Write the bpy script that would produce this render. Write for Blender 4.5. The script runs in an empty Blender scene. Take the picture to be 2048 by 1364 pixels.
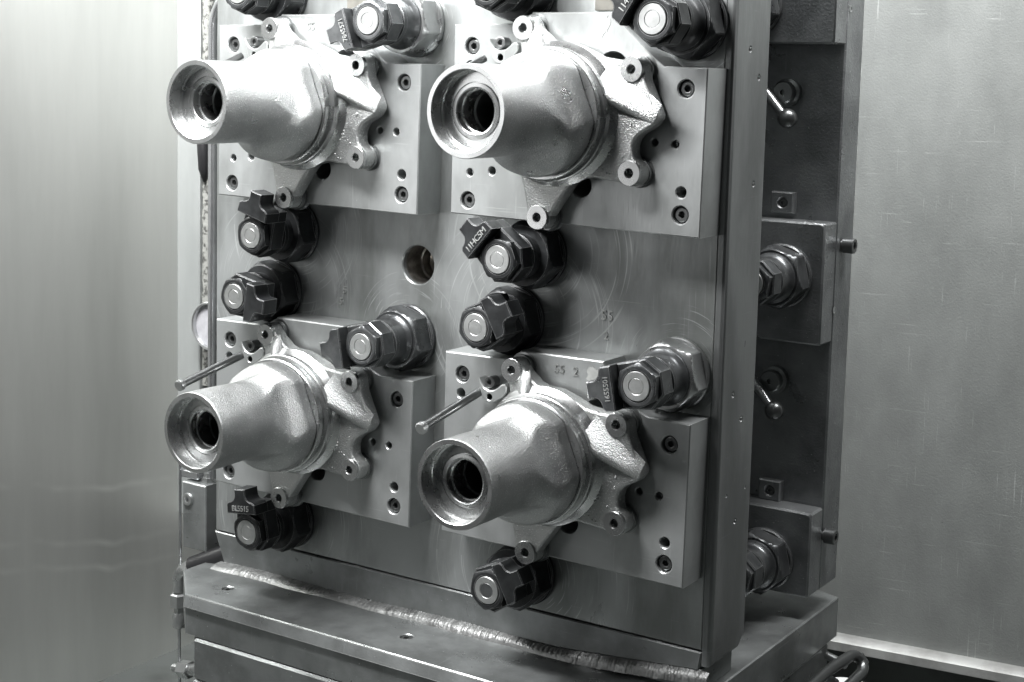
import bpy, bmesh, math, random
from math import sin, cos, pi, radians, atan2, hypot
from mathutils import Vector, Matrix
from mathutils.geometry import tessellate_polygon

# All sizes below are written in "fixture units": 1 unit = the pitch between the two fixture columns.
S = 0.4                       # metres per fixture unit
scene = bpy.context.scene
COL = scene.collection
random.seed(7)

# ------------------------------------------------------------------ camera
cam_data = bpy.data.cameras.new("camera")
cam = bpy.data.objects.new("camera", cam_data)
COL.objects.link(cam)
right = Vector((0.8365834779, 0.5472928892, 0.0244658515))
down = Vector((0.0824225524, -0.0815880965, -0.9932521862))
fwd = Vector((-0.5416037365, 0.8329549063, -0.1133645303))
cam.matrix_world = Matrix((
    (right.x, -down.x, -fwd.x, 1.8745 * S),
    (right.y, -down.y, -fwd.y, -3.9832 * S),
    (right.z, -down.z, -fwd.z, 0.4709 * S),
    (0, 0, 0, 1)))
cam_data.sensor_width = 36.0
cam_data.lens = 3013.8 * 36.0 / 2048.0
cam_data.shift_y = -190.65 / 2048.0
cam_data.clip_start = 0.02
cam_data.clip_end = 60.0
scene.camera = cam

# ------------------------------------------------------------------ light
world = bpy.data.worlds.new("World")
scene.world = world
world.use_nodes = True
bg = world.node_tree.nodes["Background"]
bg.inputs[0].default_value = (0.93, 0.98, 1.0, 1)
bg.inputs[1].default_value = 0.02


def area_light(name, loc, target, size, size_y, power, color=(1, 1, 1)):
    d = bpy.data.lights.new(name, 'AREA')
    d.shape = 'RECTANGLE'
    d.size = size * S
    d.size_y = size_y * S
    d.energy = power
    d.color = color
    o = bpy.data.objects.new(name, d)
    COL.objects.link(o)
    o.location = Vector(loc) * S
    v = Vector(target) - Vector(loc)
    o.rotation_euler = v.to_track_quat('-Z', 'Y').to_euler()
    return o


area_light("work_light", (-1.65, -1.55, 2.15), (-1.3, -0.1, 0.0), 2.2, 0.45, 46)
area_light("front_fill", (-5.2, -5.6, 0.8), (-0.9, 0.0, -0.1), 3.4, 3.6, 12)  # unseen fill added at front left, for stud reflections and the lower fixtures
area_light("rear_light", (0.95, 0.62, 3.1), (0.5, 1.8, -1.0), 2.2, 0.6, 29)
area_light("wall_fill", (-1.0, 1.2, 2.4), (-1.3, 1.7, 0.2), 0.8, 0.3, 11)  # unseen lamp added behind the tombstone to brighten the left wall's reflection

scene.view_settings.view_transform = 'Standard'
scene.view_settings.look = 'None'
scene.view_settings.exposure = 0.32
scene.view_settings.gamma = 1.0


# ------------------------------------------------------------------ materials
def material(name, color, metallic=0.0, rough=0.5, stain=None, stain_scale=6.0, stain_amt=0.5, stain_lo=0.42, stain_hi=0.62,
             stretch=(1, 1, 1), rough_var=0.0, bump=0.0, bump_scale=80.0, bump_stretch=(1, 1, 1), speck=None, edge=None, swirl=None, reflection_lines=None, scratch=0.0):
    m = bpy.data.materials.new(name)
    m.use_nodes = True
    nt = m.node_tree
    N, L = nt.nodes, nt.links
    p = N["Principled BSDF"]
    p.inputs["Metallic"].default_value = metallic
    p.inputs["Roughness"].default_value = rough
    c = tuple(color) + (1,) if len(color) == 3 else color
    p.inputs["Base Color"].default_value = c
    geo = N.new("ShaderNodeNewGeometry")          # world position: neighbours never repeat a pattern

    def noise(scale, st, detail=6.0, rg=0.6):
        mp = N.new("ShaderNodeMapping")
        mp.inputs["Scale"].default_value = st
        L.new(geo.outputs["Position"], mp.inputs["Vector"])
        n = N.new("ShaderNodeTexNoise")
        n.inputs["Scale"].default_value = scale
        n.inputs["Detail"].default_value = detail
        n.inputs["Roughness"].default_value = rg
        L.new(mp.outputs["Vector"], n.inputs["Vector"])
        return n

    def ramp(sock, a, b, ca, cb):
        r = N.new("ShaderNodeValToRGB")
        r.color_ramp.elements[0].position = a
        r.color_ramp.elements[1].position = b
        r.color_ramp.elements[0].color = ca
        r.color_ramp.elements[1].color = cb
        L.new(sock, r.inputs["Fac"])
        return r
    last = None
    if stain:
        n = noise(stain_scale, stretch)
        r = ramp(n.outputs["Fac"], stain_lo, stain_hi, (0, 0, 0, 1), (stain_amt,) * 3 + (1,))
        mx = N.new("ShaderNodeMix")
        mx.data_type = 'RGBA'
        mx.inputs[6].default_value = c
        mx.inputs[7].default_value = tuple(stain) + (1,)
        L.new(r.outputs["Color"], mx.inputs[0])
        last = mx.outputs[2]
    if speck:
        n = noise(speck[1], (1, 1, 1), 2.0)
        r = ramp(n.outputs["Fac"], speck[2], speck[2] + 0.03, (0, 0, 0, 1), (1, 1, 1, 1))
        mx = N.new("ShaderNodeMix")
        mx.data_type = 'RGBA'
        if last:
            L.new(last, mx.inputs[6])
        else:
            mx.inputs[6].default_value = c
        mx.inputs[7].default_value = tuple(speck[0]) + (1,)
        L.new(r.outputs["Color"], mx.inputs[0])
        last = mx.outputs[2]
    def math(op, a, b=None):
        n = N.new("ShaderNodeMath")
        n.operation = op
        for i, v in enumerate((a, b)):
            if v is None:
                continue
            if isinstance(v, (int, float)):
                n.inputs[i].default_value = v
            else:
                L.new(v, n.inputs[i])
        return n.outputs[0]

    def mix_to(col, fac):
        nonlocal last
        mx = N.new("ShaderNodeMix")
        mx.data_type = 'RGBA'
        if last:
            L.new(last, mx.inputs[6])
        else:
            mx.inputs[6].default_value = c
        mx.inputs[7].default_value = tuple(col) + (1,)
        L.new(fac, mx.inputs[0])
        last = mx.outputs[2]
    if scratch:
        # sparse straight scratches at several slants, gathered in patches
        for q, (st, rot) in enumerate((((5, 5, 300), 0.55), ((280, 5, 4), -0.25), ((5, 5, 260), -0.95), ((240, 5, 6), 0.42))):
            mp = N.new("ShaderNodeMapping")
            mp.inputs["Rotation"].default_value = (0, rot, 0.3 * q)
            mp.inputs["Location"].default_value = (q * 3.7, q * 1.9, q * 5.1)
            mp.inputs["Scale"].default_value = st
            L.new(geo.outputs["Position"], mp.inputs["Vector"])
            n = N.new("ShaderNodeTexNoise")
            n.inputs["Scale"].default_value = 1.0 + 0.45 * q
            n.inputs["Detail"].default_value = 1.0
            L.new(mp.outputs["Vector"], n.inputs["Vector"])
            r = ramp(n.outputs["Fac"], 0.69, 0.76, (0, 0, 0, 1), (scratch,) * 3 + (1,))
            gate = noise(11.0 + 3 * q, (1, 1, 1), 3.0)
            g = ramp(gate.outputs["Fac"], 0.50, 0.66, (0, 0, 0, 1), (1, 1, 1, 1))
            mix_to([min(1.0, v * 1.8 + 0.08) for v in color], math('MULTIPLY', r.outputs["Color"], g.outputs["Color"]))
    if swirl:
        # arcs rubbed into the face round each clamp
        sep = N.new("ShaderNodeSeparateXYZ")
        L.new(geo.outputs["Position"], sep.inputs[0])
        total = None
        for cx, cz, r0, r1 in swirl:
            dx = math('SUBTRACT', sep.outputs[0], cx * S)
            dz = math('SUBTRACT', sep.outputs[2], cz * S)
            d = math('SQRT', math('ADD', math('MULTIPLY', dx, dx), math('MULTIPLY', dz, dz)))
            a = math('ARCTAN2', dz, dx)
            comb = N.new("ShaderNodeCombineXYZ")
            L.new(math('MULTIPLY', d, 420.0), comb.inputs[0])
            L.new(math('MULTIPLY', a, 1.3), comb.inputs[1])
            comb.inputs[2].default_value = cx * 7 + cz * 3
            n = N.new("ShaderNodeTexNoise")
            n.inputs["Scale"].default_value = 1.0
            n.inputs["Detail"].default_value = 2.0
            L.new(comb.outputs[0], n.inputs["Vector"])
            r = ramp(n.outputs["Fac"], 0.60, 0.72, (0, 0, 0, 1), (0.45, 0.45, 0.45, 1))
            inside = math('MULTIPLY', math('GREATER_THAN', d, r0 * S), math('LESS_THAN', d, r1 * S))
            v = math('MULTIPLY', r.outputs["Color"], inside)
            total = v if total is None else math('MAXIMUM', total, v)
        mix_to([min(1.0, v * 1.7 + 0.06) for v in color], total)
    if reflection_lines:
        # long faint reflections of light, painted as pale lines into the sheet colour
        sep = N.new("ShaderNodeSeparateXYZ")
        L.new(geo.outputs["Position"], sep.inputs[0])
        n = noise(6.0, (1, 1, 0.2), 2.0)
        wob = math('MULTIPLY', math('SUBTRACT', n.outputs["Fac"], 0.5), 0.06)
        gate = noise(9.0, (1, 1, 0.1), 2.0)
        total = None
        for z in reflection_lines:
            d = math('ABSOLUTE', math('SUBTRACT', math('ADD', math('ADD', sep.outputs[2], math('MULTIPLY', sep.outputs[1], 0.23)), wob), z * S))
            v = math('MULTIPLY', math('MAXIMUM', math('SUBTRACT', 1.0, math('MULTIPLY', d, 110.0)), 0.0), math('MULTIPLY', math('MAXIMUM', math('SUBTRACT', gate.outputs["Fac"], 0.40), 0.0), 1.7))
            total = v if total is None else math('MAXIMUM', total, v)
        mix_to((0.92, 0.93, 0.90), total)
    if edge:
        bv = N.new("ShaderNodeBevel")
        bv.samples = 4
        bv.inputs["Radius"].default_value = edge[1]
        dt = N.new("ShaderNodeVectorMath")
        dt.operation = 'DOT_PRODUCT'
        L.new(bv.outputs["Normal"], dt.inputs[0])
        L.new(geo.outputs["Normal"], dt.inputs[1])
        n = noise(180.0, (1, 1, 1), 3.0)
        v = math('SUBTRACT', math('ADD', math('SUBTRACT', 1.0, dt.outputs["Value"]), math('MULTIPLY', n.outputs["Fac"], 0.10)), 0.07)
        r = ramp(v, 0.02, 0.10, (0, 0, 0, 1), (edge[2],) * 3 + (1,))
        mix_to(edge[0], r.outputs["Color"])
    if last:
        L.new(last, p.inputs["Base Color"])
    if rough_var:
        n = noise(stain_scale * 1.7, stretch, 8.0)
        mr = N.new("ShaderNodeMapRange")
        mr.inputs["From Min"].default_value = 0.3
        mr.inputs["From Max"].default_value = 0.7
        mr.inputs["To Min"].default_value = max(0.05, rough - rough_var)
        mr.inputs["To Max"].default_value = min(1.0, rough + rough_var)
        L.new(n.outputs["Fac"], mr.inputs["Value"])
        L.new(mr.outputs["Result"], p.inputs["Roughness"])
    if bump:
        n = noise(bump_scale, bump_stretch, 3.0)
        b = N.new("ShaderNodeBump")
        b.inputs["Strength"].default_value = bump
        b.inputs["Distance"].default_value = 0.001
        L.new(n.outputs["Fac"], b.inputs["Height"])
        L.new(b.outputs["Normal"], p.inputs["Normal"])
    return m


M = {}
SWIRL = [(-0.10, 0.63, 0.11, 0.22), (-0.61, -0.086, 0.11, 0.34), (-0.69, -0.30, 0.11, 0.36), (-1.616, -0.092, 0.11, 0.30), (-1.69, -0.307, 0.11, 0.34),
         (-0.626, -1.117, 0.11, 0.40), (-1.626, -1.123, 0.11, 0.36), (-1.10, 0.624, 0.11, 0.26), (-0.112, -0.401, 0.11, 0.21), (-1.12, -0.407, 0.11, 0.22)]
M['plate'] = material("ground_steel_plate", (0.42, 0.435, 0.435), 0.62, 0.40, stain=(0.24, 0.25, 0.245), stain_scale=9, stain_amt=0.7,
                      stretch=(1, 1, 0.6), rough_var=0.12, bump=0.16, bump_scale=420, bump_stretch=(1, 1, 0.08), scratch=0.22,
                      speck=((0.62, 0.63, 0.62), 420, 0.76), edge=((0.72, 0.73, 0.72), 0.0011, 0.8))
M['tomb'] = material("tombstone_steel", (0.38, 0.395, 0.395), 0.62, 0.38, stain=(0.17, 0.18, 0.172), stain_scale=7, stain_amt=0.8,
                     stretch=(1.3, 1, 0.4), rough_var=0.14, bump=0.16, bump_scale=260, bump_stretch=(1, 1, 0.15), swirl=SWIRL, scratch=0.2,
                     speck=((0.66, 0.67, 0.66), 380, 0.76), edge=((0.7, 0.71, 0.7), 0.0011, 0.7))
M['tomb_side'] = material("dark_side_steel", (0.26, 0.27, 0.27), 0.62, 0.40, stain=(0.14, 0.146, 0.146), stain_scale=11, stain_amt=0.75,
                          stretch=(1, 1, 0.3), rough_var=0.13, bump=0.16, bump_scale=300, bump_stretch=(1, 1, 0.2), scratch=0.18,
                          speck=((0.6, 0.61, 0.6), 260, 0.77), edge=((0.55, 0.56, 0.55), 0.0012, 0.6))
M['base'] = material("pallet_steel", (0.26, 0.272, 0.272), 0.62, 0.38, stain=(0.13, 0.137, 0.135), stain_scale=10, stain_amt=0.75,
                     rough_var=0.16, bump=0.2, bump_scale=350, scratch=0.2, speck=((0.6, 0.6, 0.6), 300, 0.74), edge=((0.6, 0.61, 0.6), 0.0012, 0.8))
M['rear'] = material("rear_plate_steel", (0.30, 0.31, 0.315), 0.7, 0.36, stain=(0.13, 0.136, 0.14), stain_scale=10, stain_amt=0.7,
                     rough_var=0.14, bump=0.7, bump_scale=300, scratch=0.25, speck=((0.75, 0.76, 0.76), 300, 0.72), edge=((0.6, 0.61, 0.61), 0.0012, 0.8))
M['black'] = material("black_oxide_steel", (0.015, 0.016, 0.017), 0.3, 0.42, stain=(0.045, 0.048, 0.05), stain_scale=34, stain_amt=0.7,
                      rough_var=0.12, bump=0.16, bump_scale=500, speck=((0.3, 0.31, 0.31), 420, 0.76), edge=((0.5, 0.51, 0.51), 0.0010, 0.85))
M['grey_oxide'] = material("worn_oxide_steel", (0.08, 0.084, 0.087), 0.7, 0.34, stain=(0.17, 0.176, 0.178), stain_scale=34, stain_amt=0.6,
                           rough_var=0.10, bump=0.14, bump_scale=500, speck=((0.4, 0.41, 0.41), 420, 0.76), edge=((0.68, 0.69, 0.69), 0.0010, 0.9))
M['bright'] = material("bright_steel", (0.52, 0.53, 0.53), 0.9, 0.30, stain=(0.34, 0.35, 0.35), stain_scale=28, stain_amt=0.6, rough_var=0.05)
M['stud'] = material("turned_stud_steel", (0.50, 0.51, 0.505), 0.8, 0.40, stain=(0.36, 0.37, 0.365), stain_scale=60, stain_amt=0.6, bump=0.12, bump_scale=700)
M['cast'] = material("cast_aluminium", (0.50, 0.51, 0.508), 0.92, 0.35, stain=(0.33, 0.34, 0.34), stain_scale=16, stain_amt=0.6,
                     rough_var=0.09, bump=1.25, bump_scale=560, speck=((0.72, 0.73, 0.72), 560, 0.62))
M['cast_rough'] = material("rough_cast_aluminium", (0.50, 0.51, 0.505), 0.90, 0.38, stain=(0.33, 0.34, 0.34), stain_scale=18, stain_amt=0.7,
                           rough_var=0.10, bump=1.1, bump_scale=480, speck=((0.78, 0.79, 0.78), 520, 0.63))
M['machined'] = material("machined_aluminium", (0.58, 0.59, 0.588), 0.95, 0.27, stain=(0.46, 0.47, 0.47), stain_scale=22, stain_amt=0.5,
                         rough_var=0.04)
M['screw'] = material("socket_screw_steel", (0.16, 0.165, 0.165), 0.85, 0.30, bump=0.08, bump_scale=800, edge=((0.55, 0.56, 0.56), 0.0007, 0.7))
M['dark'] = material("bore_dark", (0.03, 0.032, 0.032), 0.5, 0.5)
M['stamp_light'] = material("stamped_bright_letters", (0.46, 0.47, 0.46), 0.5, 0.4, stain=(0.2, 0.205, 0.205), stain_scale=160, stain_amt=0.6)
M['stamp_dark'] = material("stamped_letters", (0.50, 0.51, 0.50), 0.7, 0.36, stain=(0.26, 0.27, 0.26), stain_scale=110, stain_amt=0.9)
M['pad'] = material("rest_pad_steel", (0.24, 0.25, 0.25), 0.8, 0.30, bump=0.06, bump_scale=500, edge=((0.7, 0.71, 0.7), 0.0008, 0.7))
M['weld'] = material("weld_bead_metal", (0.26, 0.265, 0.262), 0.6, 0.42, stain=(0.12, 0.122, 0.12), stain_scale=34, stain_amt=0.8,
                     rough_var=0.12, bump=0.9, bump_scale=260)
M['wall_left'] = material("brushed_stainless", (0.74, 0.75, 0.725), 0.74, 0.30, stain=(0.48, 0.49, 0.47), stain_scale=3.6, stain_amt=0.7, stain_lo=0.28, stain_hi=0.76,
                          stretch=(1, 1.6, 0.22), reflection_lines=(-1.29, -1.545, -1.66))
M['wall_right'] = material("stained_stainless", (0.37, 0.385, 0.375), 0.15, 0.52, stain=(0.19, 0.20, 0.194), stain_scale=7.5, stain_amt=0.5, stain_lo=0.34, stain_hi=0.68,
                           stretch=(1.3, 1.3, 0.75), rough_var=0.14, bump=0.35, bump_scale=330, speck=((0.07, 0.07, 0.07), 42, 0.78), scratch=0.5)
M['floor'] = material("tray_floor_steel", (0.13, 0.14, 0.135), 0.3, 0.55, stain=(0.07, 0.075, 0.07), stain_scale=7, stain_amt=0.7, bump=0.2)
M['ledge'] = material("ledge_steel", (0.58, 0.59, 0.575), 0.5, 0.4, stain=(0.35, 0.35, 0.34), stain_scale=16, stain_amt=0.7, bump=0.2)
M['sealant'] = material("speckled_sealant", (0.24, 0.243, 0.228), 0.0, 0.75, stain=(0.05, 0.05, 0.047), stain_scale=150, stain_amt=0.95,
                        stain_lo=0.5, stain_hi=0.58, bump=0.9, bump_scale=160)
M['strip'] = material("painted_cover_strip", (0.36, 0.375, 0.37), 0.35, 0.42, stain=(0.27, 0.285, 0.28), stain_scale=10, stain_amt=0.6, stretch=(1, 1, 0.3),
                      bump=0.1, bump_scale=300, speck=((0.15, 0.15, 0.15), 120, 0.78))
M['tube'] = material("hydraulic_tube", (0.56, 0.57, 0.58), 0.9, 0.25, stain=(0.38, 0.39, 0.4), stain_scale=24, stain_amt=0.6)
M['rubber'] = material("black_rubber", (0.012, 0.012, 0.013), 0.0, 0.42)
M['dial'] = material("gauge_dial_white", (0.40, 0.40, 0.42), 0.0, 0.3, stain=(0.26, 0.26, 0.28), stain_scale=45, stain_amt=0.6)
M['residue'] = material("dried_coolant_mark", (0.46, 0.47, 0.455), 0.0, 0.55, stain=(0.34, 0.35, 0.34), stain_scale=70, stain_amt=0.8)
M['white'] = material("white_plastic", (0.82, 0.83, 0.82), 0.0, 0.4)
M['brass'] = material("tinted_bore_steel", (0.44, 0.42, 0.39), 0.85, 0.32, stain=(0.18, 0.17, 0.155), stain_scale=60, stain_amt=0.85)
M['tan'] = material("tan_pad", (0.15, 0.145, 0.128), 0.2, 0.5, stain=(0.09, 0.087, 0.078), stain_scale=40, stain_amt=0.7)


# ------------------------------------------------------------------ mesh helpers
class MB:
    """collects vertices and faces in fixture units"""

    def __init__(self):
        self.v, self.f = [], []

    def add(self, vs, fs):
        o = len(self.v)
        self.v += [tuple(p) for p in vs]
        self.f += [tuple(i + o for i in f) for f in fs]
        return self


def finish(name, mb, mat, angle=32, smooth=True):
    me = bpy.data.meshes.new(name)
    me.from_pydata([(x * S, y * S, z * S) for x, y, z in mb.v], [], mb.f)
    bm = bmesh.new()
    bm.from_mesh(me)
    bmesh.ops.remove_doubles(bm, verts=bm.verts, dist=1e-6)
    bmesh.ops.recalc_face_normals(bm, faces=bm.faces)
    bm.to_mesh(me)
    bm.free()
    if smooth:
        me.polygons.foreach_set("use_smooth", [True] * len(me.polygons))
        me.set_sharp_from_angle(angle=radians(angle))
        for p in me.polygons:                       # true flats stay flat
            n = p.normal
            if max(abs(n.x), abs(n.y), abs(n.z)) > 0.99995:
                p.use_smooth = False
    me.materials.append(mat)
    return me


def put(name, mesh, parent=None, loc=(0, 0, 0), rot=(0, 0, 0)):
    o = bpy.data.objects.new(name, mesh)
    COL.objects.link(o)
    o.location = Vector(loc) * S
    o.rotation_euler = rot
    if parent:
        o.parent = parent
    return o


def tag(o, label=None, cat=None, group=None, kind=None):
    if label:
        o['label'] = label
    if cat:
        o['category'] = cat
    if group:
        o['group'] = group
    if kind:
        o['kind'] = kind
    return o


def thing(name, label, cat, loc=(0, 0, 0), group=None):
    o = put(name, None, None, loc)
    o.empty_display_size = 0.02
    return tag(o, label, cat, group)


AX = {'y': lambda u, w, d: (u, d, w), 'x': lambda u, w, d: (d, u, w), 'z': lambda u, w, d: (u, w, d)}


def lathe(profile, seg=48, axis='y', c=(0, 0), closed=False, mb=None, mod=None):
    """profile: (radius, depth) pairs turned about the axis through c"""
    mb = mb or MB()
    A = AX[axis]
    vs, fs = [], []
    n = len(profile)
    for r, d in profile:
        for k in range(seg):
            t = 2 * pi * k / seg
            rr = r if mod is None else mod(r, d, t)
            vs.append(A(c[0] + rr * cos(t), c[1] + rr * sin(t), d))
    for i in range(n if closed else n - 1):
        j = (i + 1) % n
        for k in range(seg):
            l = (k + 1) % seg
            fs.append((i * seg + k, i * seg + l, j * seg + l, j * seg + k))
    if not closed:
        if profile[0][0] > 1e-9:
            pass
    return mb.add(vs, fs)


def area2(p):
    return sum(p[i][0] * p[(i + 1) % len(p)][1] - p[(i + 1) % len(p)][0] * p[i][1] for i in range(len(p)))


def inset(p, d):
    """move a CCW outline inwards by d (a CW one, a hole, outwards from the solid)"""
    out = []
    n = len(p)
    for i in range(n):
        a, b, c = Vector(p[i - 1]), Vector(p[i]), Vector(p[(i + 1) % n])
        e1, e2 = (b - a), (c - b)
        if e1.length < 1e-9 or e2.length < 1e-9:
            out.append(tuple(b))
            continue
        e1.normalize()
        e2.normalize()
        n1, n2 = Vector((-e1.y, e1.x)), Vector((-e2.y, e2.x))
        m = n1 + n2
        if m.length < 1e-6:
            m = n1
        m.normalize()
        k = d / max(0.35, m.dot(n1))
        out.append(tuple(b + m * k))
    return out


def prism(outline, d0, d1, bev=0.003, holes=(), axis='y', mb=None, bev_back=False, hole_bev=None, steps=1):
    """solid between depth d0 (front, bevelled) and d1 with real holes"""
    mb = mb or MB()
    A = AX[axis]
    s = 1 if d1 > d0 else -1
    loops = []
    o = list(outline)
    if area2(o) < 0:
        o.reverse()
    loops.append((o, bev))
    for h in holes:
        h = list(h)
        if area2(h) > 0:
            h.reverse()
        loops.append((h, bev if hole_bev is None else hole_bev))
    fronts, backs = [], []
    for p, b in loops:
        rings = []
        if b > 0:
            for q in range(steps + 1):
                t = (pi / 2) * q / steps
                rings.append((inset(p, b * (1 - sin(t))) if q < steps else p, d0 + s * b * (1 - cos(t))))
        else:
            rings.append((p, d0))
        if bev_back and b > 0:
            rings.append((p, d1 - s * b))
            rings.append((inset(p, b), d1))
        else:
            rings.append((p, d1))
        n = len(p)
        base = len(mb.v)
        vs = [A(u, w, d) for pts, d in rings for u, w in pts]
        fs = []
        for i in range(len(rings) - 1):
            for k in range(n):
                l = (k + 1) % n
                fs.append((i * n + k, i * n + l, (i + 1) * n + l, (i + 1) * n + k))
        mb.add(vs, fs)
        fronts.append((base, rings[0]))
        backs.append((base + (len(rings) - 1) * n, rings[-1]))
    for caps in (fronts, backs):
        polys = [[Vector((u, w, 0)) for u, w in r[0]] for _, r in caps]
        idx = []
        for (b, r) in caps:
            idx += [b + i for i in range(len(r[0]))]
        for t in tessellate_polygon(polys):
            mb.f.append(tuple(idx[i] for i in t))
    return mb


def box(x0, x1, y0, y1, z0, z1, bev=0.003, mb=None):
    """box whose front (low Y) and all edges along it are chamfered"""
    mb = mb or MB()
    b = bev
    vs = []
    for (a0, a1, c0, c1, d) in ((x0 + b, x1 - b, z0 + b, z1 - b, y0), (x0, x1, z0, z1, y0 + b), (x0, x1, z0, z1, y1 - b), (x0 + b, x1 - b, z0 + b, z1 - b, y1)):
        # chamfered corners seen along Y
        pts = [(a0 + b, c0), (a1 - b, c0), (a1, c0 + b), (a1, c1 - b), (a1 - b, c1), (a0 + b, c1), (a0, c1 - b), (a0, c0 + b)]
        vs += [(u, d, w) for u, w in pts]
    fs = []
    for i in range(3):
        for k in range(8):
            l = (k + 1) % 8
            fs.append((i * 8 + k, i * 8 + l, i * 8 + 8 + l, i * 8 + 8 + k))
    fs.append(tuple(range(8)))
    fs.append(tuple(range(24, 32)))
    return mb.add(vs, fs)


def circle(cx, cy, r, n=28, a0=0.0):
    return [(cx + r * cos(a0 + 2 * pi * k / n), cy + r * sin(a0 + 2 * pi * k / n)) for k in range(n)]


def arc(cx, cy, r, a0, a1, n=10):
    return [(cx + r * cos(radians(a0 + (a1 - a0) * k / n)), cy + r * sin(radians(a0 + (a1 - a0) * k / n))) for k in range(n + 1)]


def tube(points, r, seg=14, mb=None, bend=0.0, rfun=None, caps=True):
    mb = mb or MB()
    P = [Vector(p) for p in points]
    if bend > 0:
        Q = [P[0]]
        for i in range(1, len(P) - 1):
            a = P[i] + (P[i - 1] - P[i]).normalized() * bend
            c = P[i] + (P[i + 1] - P[i]).normalized() * bend
            for k in range(9):
                t = k / 8
                Q.append(a * (1 - t) ** 2 + P[i] * 2 * t * (1 - t) + c * t * t)
        Q.append(P[-1])
        P = Q
    n = len(P)
    T = [(P[min(i + 1, n - 1)] - P[max(i - 1, 0)]).normalized() for i in range(n)]
    up = Vector((0, 0, 1)) if abs(T[0].z) < 0.9 else Vector((1, 0, 0))
    u = T[0].cross(up).normalized()
    vs = []
    for i in range(n):
        u = (u - T[i] * u.dot(T[i])).normalized()
        w = T[i].cross(u)
        for k in range(seg):
            t = 2 * pi * k / seg
            rr = r if rfun is None else rfun(i, n, t)
            vs.append(P[i] + (u * cos(t) + w * sin(t)) * rr)
    fs = []
    for i in range(n - 1):
        for k in range(seg):
            l = (k + 1) % seg
            fs.append((i * seg + k, i * seg + l, (i + 1) * seg + l, (i + 1) * seg + k))
    if caps:
        fs.append(tuple(range(seg)))
        fs.append(tuple(range((n - 1) * seg, n * seg)))
    return mb.add(vs, fs)


def text_mesh(name, body, size, mat, depth=0.002, spacing=1.0):
    """raised letters in the XZ plane, facing -Y, reading along +X, centred"""
    c = bpy.data.curves.new(name, 'FONT')
    c.body = body
    c.size = size * S
    c.extrude = depth * S
    c.align_x = 'CENTER'
    c.align_y = 'CENTER'
    c.space_character = spacing
    c.resolution_u = 2
    tmp = bpy.data.objects.new(name, c)
    COL.objects.link(tmp)
    dg = bpy.context.evaluated_depsgraph_get()
    me = bpy.data.meshes.new_from_object(tmp.evaluated_get(dg))
    bpy.data.objects.remove(tmp)
    bpy.data.curves.remove(c)
    me.transform(Matrix.Rotation(pi / 2, 4, 'X'))
    me.materials.clear()
    me.materials.append(mat)
    me.name = name
    return me


def rot_y(a):
    """object rotation that carries local +X to angle a (degrees) in the XZ plane"""
    return (0, -radians(a), 0)


# ------------------------------------------------------------------ enclosure (setting)
# right-hand wall runs along the flange line; its foot is a bright ledge over the chip tray
WA = radians(6.77)
wp = Vector((-0.2736, 1.9, -1.836))
wd = Vector((cos(WA), sin(WA), 0))
wn = Vector((sin(WA), -cos(WA), 0))           # towards the camera


def quad_slab(name, a, b, z0, z1, thick, nrm, mat, label):
    """upright sheet between plan points a and b with its thickness behind it"""
    mb = MB()
    a, b, nrm = Vector((*a, 0)), Vector((*b, 0)), Vector(nrm)
    vs = []
    for p in (a, b, b - nrm * thick, a - nrm * thick):
        vs += [(p.x, p.y, z0), (p.x, p.y, z1)]
    fs = [(0, 2, 3, 1), (2, 4, 5, 3), (4, 6, 7, 5), (6, 0, 1, 7), (1, 3, 5, 7), (0, 6, 4, 2)]
    mb.add(vs, fs)
    o = put(name, finish(name, mb, mat, smooth=False))
    return tag(o, label, None, None, 'structure')


wa = wp - wd * 3.4
wb = wp + wd * 3.2
right_wall = quad_slab("enclosure_wall", (wa.x, wa.y), (wb.x, wb.y), -1.836, 3.4, 0.06, wn, M['wall_right'],
                       "stained grey stainless sheet wall to the right behind the fixture")
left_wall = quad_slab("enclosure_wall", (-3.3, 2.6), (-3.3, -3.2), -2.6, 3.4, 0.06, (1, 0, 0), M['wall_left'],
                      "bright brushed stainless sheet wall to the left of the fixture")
# ledge: the rolled foot of the right wall
mb = MB()
prof = [(0.0, 0.0), (0.006, 0.035), (-0.002, 0.06), (0.0, 0.0)]
for k, (off, z) in enumerate([(0.0, 0.012), (0.035, 0.010), (0.065, -0.006), (0.07, -0.04), (0.06, -0.045), (0.0, -0.03)]):
    for q, s in enumerate((-3.3, 3.2)):
        p = wp + wd * s + wn * off
        mb.v.append((p.x, p.y, -1.836 + z))
mb.f += [(2 * i, 2 * i + 1, 2 * ((i + 1) % 6) + 1, 2 * ((i + 1) % 6)) for i in range(6)]
mb.f += [tuple(range(0, 12, 2)), tuple(range(1, 12, 2))]
tag(put("wall_ledge", finish("wall_ledge", mb, M['ledge'])), "bright folded ledge along the foot of the right wall", None, None, 'structure')
p0 = wa - wn * 0.0
mb = MB()
mb.add([(-3.3, -3.2, -2.35), (4.2, -3.2, -2.35), (4.2, 2.6, -2.35), (-3.3, 2.6, -2.35)], [(0, 1, 2, 3)])
tag(put("tray_floor", finish("tray_floor", mb, M['floor'], smooth=False)), "dark chip tray floor under the pallet", None, None, 'structure')
# skirt under the ledge
sk0, sk1 = wp - wd * 3.3 - wn * 0.02, wp + wd * 3.2 - wn * 0.02
quad_slab("tray_wall", (sk0.x, sk0.y), (sk1.x, sk1.y), -2.35, -1.85, 0.05, wn, M['floor'], "dark tray wall below the bright ledge")

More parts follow.
